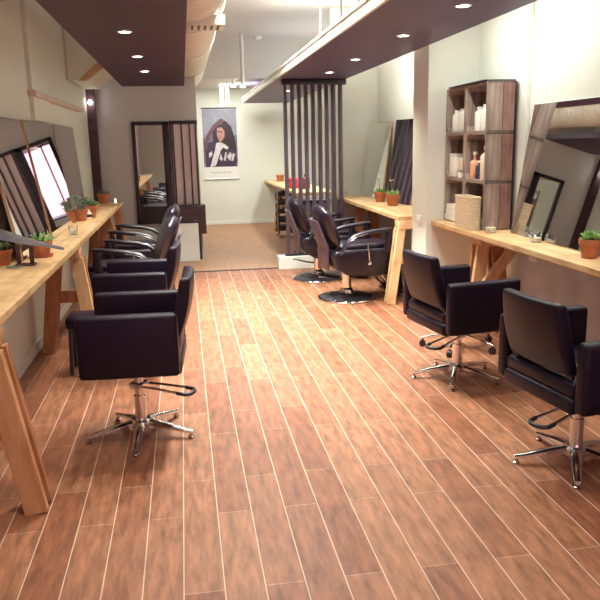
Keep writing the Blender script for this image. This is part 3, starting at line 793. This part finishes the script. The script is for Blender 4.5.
for q in (p1, p2):
    st = obj('flower_stem', add_tube(BM(), [(0, 0, .09), (.01, .01, .18), (.02, .02, .28)], .004, 6), M['leaf'], q)
    b = BM()
    for k in range(6):
        leaf(b, Vector((.02, .02, .28)), Vector((math.cos(k*1.05), math.sin(k*1.05), .5)), .035, .012, .004)
    obj('blossom', b, M['flower'], st)

# ------------------------------------------------------------------ candles and small things
def candle(label, x, y, r=.035, h=.075, lit=False):
    t = thing('candle_glass', label, 'candle', (x, y, ZK), 0, 'candle glasses on the counters')
    obj('glass_cup', add_lathe(BM(), [(0, 0), (r*.9, 0), (r, h), (r-.003, h), (r*.9-.003, .006), (0, .006)], 24), M['glass'], t)
    wx = obj('wax', add_lathe(BM(), [(0, .0065), (r*.84, .0065), (r*.88, h*.5), (0, h*.5)], 20), M['wax'], t)
    obj('wick', add_tube(BM(), [(0, 0, h*.5), (.001, 0, h*.5+.01)], .0015, 6), M['black'], wx)
    if lit: obj('flame', add_lathe(BM(), [(0, h*.5+.006), (.011, h*.5+.018), (.009, h*.5+.03), (0, h*.5+.055)], 12), M['flame'], t)
candle('candle glass on the near right counter before the crate shelf', 2.36, 5.27, .045, .085)
candle('low candle glass on the near right counter before the big mirror', 2.44, 4.68, .04, .065)
candle('clear candle glass in the middle of the left counter', -.955, 6.28, .038, .08)
candle('lit candle at the far end of the left counter', -.87, 9.3, .04, .07, True)
candle('candle glass at the far end of the second right counter', 2.12, 9.45, .04, .08)
t = thing('patterned_vase', 'small black-and-white vase between the two succulent pots', 'vase', (-1.0, 7.64, ZK))
obj('body', add_lathe(BM(), [(0, 0), (.03, 0), (.04, .03), (.036, .06), (.018, .085), (.02, .10), (0, .10)], 20), M['plastic_white'], t)
obj('dark_band', add_lathe(BM(), [(.0365, .02), (.041, .03), (.0385, .05), (.036, .05), (.038, .03)], 20), M['black'], t)
t = tag(obj('coaster', add_lathe(BM(), [(0, ZK), (.05, ZK), (.05, ZK+.006), (0, ZK+.006)], 24, -1.08, 4.63), M['leaf_blue'], None), 'round grey coaster on the left counter below the magazine', 'coaster')

# magazine curling off a dark stand
t = thing('magazine', 'open grey magazine curling to a point on a small dark stand', 'magazine', (0, 0, 0))
lo = [(-.765, 4.592, .98), (-.88, 4.608, 1.005), (-1.02, 4.577, 1.034), (-1.15, 4.64, 1.053), (-1.20, 4.66, 1.06)]
hi = [(-.770, 4.598, .981), (-.905, 4.765, 1.0), (-1.05, 4.734, 1.062), (-1.18, 4.791, 1.106), (-1.22, 4.81, 1.12)]
def sheet(off, th, shrink=0):
    b = BM(); A = []; 
    for k, (p, q) in enumerate(zip(lo, hi)):
        p, q = Vector(p), Vector(q)
        if shrink:
            c = (p+q)/2; p = p.lerp(c, shrink); q = q.lerp(c, shrink)
        row = []
        for j in range(5):
            s = j/4; v = p.lerp(q, s) + Vector((0, 0, .012*math.sin(PI*s)))
            row.append((v+Vector((0, 0, off)), v+Vector((0, 0, off+th))))
        A.append(row)
    V = [[(b.verts.new(x), b.verts.new(y)) for x, y in r] for r in A]
    for i in range(len(V)-1):
        for j in range(4):
            for k in (0, 1): b.faces.new((V[i][j][k], V[i+1][j][k], V[i+1][j+1][k], V[i][j+1][k]))
        for j in (0, 4): b.faces.new((V[i][j][0], V[i+1][j][0], V[i+1][j][1], V[i][j][1]))
    for i in (0, len(V)-1):
        for j in range(4): b.faces.new((V[i][j][0], V[i][j+1][0], V[i][j+1][1], V[i][j][1]))
    bmesh.ops.recalc_face_normals(b, faces=b.faces)
    return b
obj('cover', sheet(0, .004), M['mag'], t, 50)
obj('pages', sheet(-.0045, .004, .12), M['paper'], t, 50)
t = thing('display_stand', 'small dark stand holding up the magazine on the left counter', 'stand', (-1.02, 4.68, ZK))
obj('foot', bx(-.06, .06, -.04, .04, 0, .012, bev=.003), M['darkwood'], t)
for s in (-1, 1): obj('upright', bx(s*.04-.012, s*.04+.012, -.012, .012, .012, .135, bev=.002), M['darkwood'], t)

# sockets
def socket(label, x, y, z, rz):
    t = thing('wall_socket', label, 'socket', (x, y, z), rz)
    obj('plate', bx(-.06, .06, -.012, 0, -.04, .04, bev=.004), M['white'], t)
    for s in (-1, 1): obj('rocker', bx(s*.025-.012, s*.025+.012, -.016, -.012, -.014, .014, bev=.002), M['plastic_white'], t)
socket('white light switch on the short wall between the right counters', 2.189, 6.48, .87, R(-90))
socket('white power socket below the near right counter', 2.629, 5.06, .71, R(-90))

# ------------------------------------------------------------------ rear area things
t = thing('salon_trolley', 'black trolley on castors crammed with bottles under the far counter', 'trolley', (1.70, 12.4, 0))
b = BM()
for s in (-1, 1):
    for q in (-1, 1): add_box(b, s*.11-.012, s*.11+.012, q*.17-.012, q*.17+.012, .07, .80)
obj('frame', b, M['black'], t, 0)
obj('back_panel', bx(.105, .12, -.17, .17, .08, .80), M['black'], t, 0)
for k in range(5): obj('tray', bx(-.12, .12, -.18, .18, .12+.15*k, .20+.15*k, bev=.006), M['black'], t)
for s in (-1, 1):
    for q in (-1, 1): obj('castor', add_tube(BM(), [(s*.11-.012, q*.17, .028), (s*.11+.012, q*.17, .028)], .028, 14), M['steel'], t)
    for q in (-1, 1): obj('castor_stem', add_tube(BM(), [(s*.11, q*.17, .05), (s*.11, q*.17, .08)], .01, 8), M['steel'], t)
for i, (px, py, k) in enumerate(((-.06, -.1, 4), (.03, -.02, 4), (-.06, -.12, 2), (-.04, .05, 3))):
    bottle(['white bottle on the top tray of the black trolley', 'dark bottle on the top tray of the black trolley', 'white bottle on a middle tray of the black trolley', 'blue bottle on the fourth tray of the black trolley'][i],
           1.70+px, 12.4+py, .2005+.15*k if k == 4 else .2005+.15*k, .065 if k < 4 else .03, .018, (M['plastic_white'], M['plastic_blue'], M['plastic_white'], M['plastic_blue'])[i], .7, .45)
t = thing('red_bag', 'bright red bag on the far counter seen through the slats', 'bag', (1.80, 11.75, ZK))
obj('body', add_prism(BM(), [(-.13, 0), (.13, 0), (.11, .17), (-.11, .17)], 'x', -.10, .10, .02, 3), M['red'], t)
obj('handle', add_tube(BM(), [(0, -.07, .165), (0, -.05, .22), (0, .05, .22), (0, .07, .165)], .008, 8), M['red'], t)
t = thing('maroon_bag', 'dark maroon bag right of the red bag on the far counter', 'bag', (1.93, 11.45, ZK))
obj('body', add_prism(BM(), [(-.10, 0), (.10, 0), (.07, .19), (-.07, .19)], 'x', -.07, .07, .025, 3), M['maroon'], t)
obj('handle', add_tube(BM(), [(0, -.05, .18), (0, -.03, .23), (0, .03, .23), (0, .05, .18)], .008, 8), M['maroon'], t)

# ------------------------------------------------------------------ poster: woman with one arm raised over dark hair
t = thing('hanging_poster', 'hanging poster of a dark-haired woman in a pale patterned scarf', 'poster', (.765, YB-.006, .91))
PW, PH = .70, 1.41
obj('sheet', bx(-PW/2, PW/2, -.006, 0, .02, PH), M['paper'], t, 0)
obj('top_rod', add_tube(BM(), [(-PW/2-.005, -.008, PH), (PW/2+.005, -.008, PH)], .014, 10), M['shell'], t)
obj('bottom_rod', add_tube(BM(), [(-PW/2-.01, -.008, .02), (PW/2+.01, -.008, .02)], .014, 10), M['steel'], t)
def flat(name, poly, m, d):
    """poly in poster units: u 0..1 left-right, v 0..1 bottom-top of the printed picture"""
    pz0, pz1 = .26, PH-.02
    pts = [(-PW/2+.008+u*(PW-.016), pz0+v*(pz1-pz0)) for u, v in poly]
    return obj(name, add_prism(BM(), pts, 'y', -.006-d, -.0055-d+.0004), m, t, 0)
def pm(n, c): return mat(n, c, .5, var=.12, scale=9)
flat('printed_sky', [(0, 0), (1, 0), (1, 1), (0, 1)], pm('print_sky', (.27, .27, .34)), .0002)
flat('printed_hills', [(0, .05), (1, .1), (1, .55), (.6, .52), (.3, .6), (0, .5)], pm('print_hills', (.16, .12, .19)), .0006)
flat('printed_hair', [(.30, .42), (.28, .60), (.36, .76), (.50, .82), (.68, .80), (.84, .70), (.93, .50), (.97, .30), (.90, .1), (.6, .2), (.42, .3)], pm('print_hair', (.035, .02, .03)), .001)
flat('printed_arm', [(.03, .40), (.10, .55), (.30, .73), (.52, .84), (.62, .83), (.60, .76), (.40, .70), (.22, .55), (.14, .42), (.12, .30), (.05, .30)], pm('print_arm', (.13, .06, .07)), .0014)
flat('printed_face', [(.42, .68), (.56, .69), (.64, .62), (.63, .52), (.55, .45), (.48, .44), (.44, .50), (.41, .56)], pm('print_face', (.42, .22, .19)), .0014)
flat('printed_eyes', [(.43, .605), (.58, .60), (.58, .62), (.43, .625)], pm('print_eyes', (.06, .03, .04)), .0018)
flat('printed_lips', [(.455, .505), (.52, .505), (.50, .485)], pm('print_lips', (.28, .07, .08)), .0018)
flat('printed_dress', [(.02, .42), (.32, .44), (.42, .34), (.62, .30), (.90, .30), (.98, .12), (.95, 0), (.05, 0), (.06, .2)], pm('print_dress', (.05, .03, .07)), .0012)
sc = pm('print_scarf', (.62, .58, .60))
flat('printed_scarf', [(.38, .42), (.48, .43), (.56, .42), (.66, .38), (.74, .34), (.70, .30), (.58, .34), (.50, .28), (.42, .14), (.34, .02), (.18, .0), (.26, .16), (.34, .30)], sc, .0022)
for poly in ([(.46, .14), (.50, .24), (.55, .14), (.52, .10)], [(.58, .12), (.64, .26), (.68, .25), (.64, .10)], [(.68, .18), (.78, .26), (.84, .20), (.76, .10)], [(.80, .10), (.86, .24), (.92, .22), (.86, .10)], [(.15, .24), (.24, .28), (.26, .22), (.16, .16)]):
    flat('scarf_motif', poly, sc, .0022)
gcap = pm('print_caption', (.32, .45, .25))
for k in range(14):
    x = -.20+.029*k; hgt = .02 if k % 3 else .032
    obj('caption_mark', bx(x, x+.017, -.0072, -.006, .135, .135+hgt), gcap, t, 0)

# ------------------------------------------------------------------ light
def area(name, loc, rot, sx, sy, e, col):
    l = bpy.data.lights.new(name, 'AREA'); l.shape = 'RECTANGLE'; l.size = sx; l.size_y = sy; l.energy = e; l.color = col
    o = bpy.data.objects.new(name, l); COL.objects.link(o); o.location = loc; o.rotation_euler = rot
    return o
area('window_daylight', (1.07, YF-.2, 1.55), (R(90), 0, 0), 2.5, 2.0, 34, (1, .42, .50))  # rosy light added at the window to redden the near floor and shadows
# fluorescent battens on the high ceiling above the aisle; front one added as fill
for i, (x, y, e) in enumerate(((.7, 1.0, 24), (.66, 4.7, 45), (.66, 6.0, 85), (.68, 7.4, 85))):
    t = thing('ceiling_batten', ['fluorescent batten on the ceiling just inside the shop window', 'near fluorescent batten on the high ceiling above the aisle', 'middle fluorescent batten on the high ceiling above the aisle',
              'rear fluorescent batten on the high ceiling above the aisle'][i], 'light', (x, y, ZC), 0, 'battens on the high ceiling')
    obj('body', bx(-.05, .05, -.62, .62, -.04, 0, bev=.004), M['white'], t)
    for s_ in (-1, 1): obj('tube', add_tube(BM(), [(.025*s_, -.58, -.056), (.025*s_, .58, -.056)], .014, 10), M['tube'], t)
    la = area('batten_light', (x, y, ZC-.085), (0, 0, 0), .14, 1.2, e, (.96, 1, .90)); la.data.spread = R(100)
area('rear_ceiling_lamp', (1.0, 13.6, 2.67), (0, 0, 0), .8, .5, 45, (.97, 1, .92))  # area light without a fixture, added to brighten the rear passage
area('rear_ceiling_lamp', (2.37, 11.4, 2.75), (0, 0, 0), .3, 1.6, 95, (.97, 1, .93))  # unseen light added to brighten the space behind the slats
w = bpy.data.worlds.new('world'); S.world = w; w.use_nodes = True
w.node_tree.nodes['Background'].inputs['Color'].default_value = (.75, .62, .80, 1)
w.node_tree.nodes['Background'].inputs['Strength'].default_value = .8

# ------------------------------------------------------------------ camera
cd = bpy.data.cameras.new('camera'); cam = bpy.data.objects.new('camera', cd); COL.objects.link(cam)
X = Vector((.98683, -.16032, -.02148)); Dn = Vector((-.05524, -.20923, -.97630)); Fw = Vector((.15203, .96463, -.21533))
m = Matrix((( X.x, -Dn.x, -Fw.x, 0), (X.y, -Dn.y, -Fw.y, 0), (X.z, -Dn.z, -Fw.z, 1.6), (0, 0, 0, 1)))
cam.matrix_world = m
cd.sensor_width = 36; cd.sensor_fit = 'HORIZONTAL'; cd.lens = 710/600*36; cd.clip_start = .05
S.camera = cam
S.view_settings.view_transform = 'Standard'; S.view_settings.look = 'None'; S.view_settings.gamma = 1
S.view_settings.use_curve_mapping = False
S.view_settings.exposure = .18
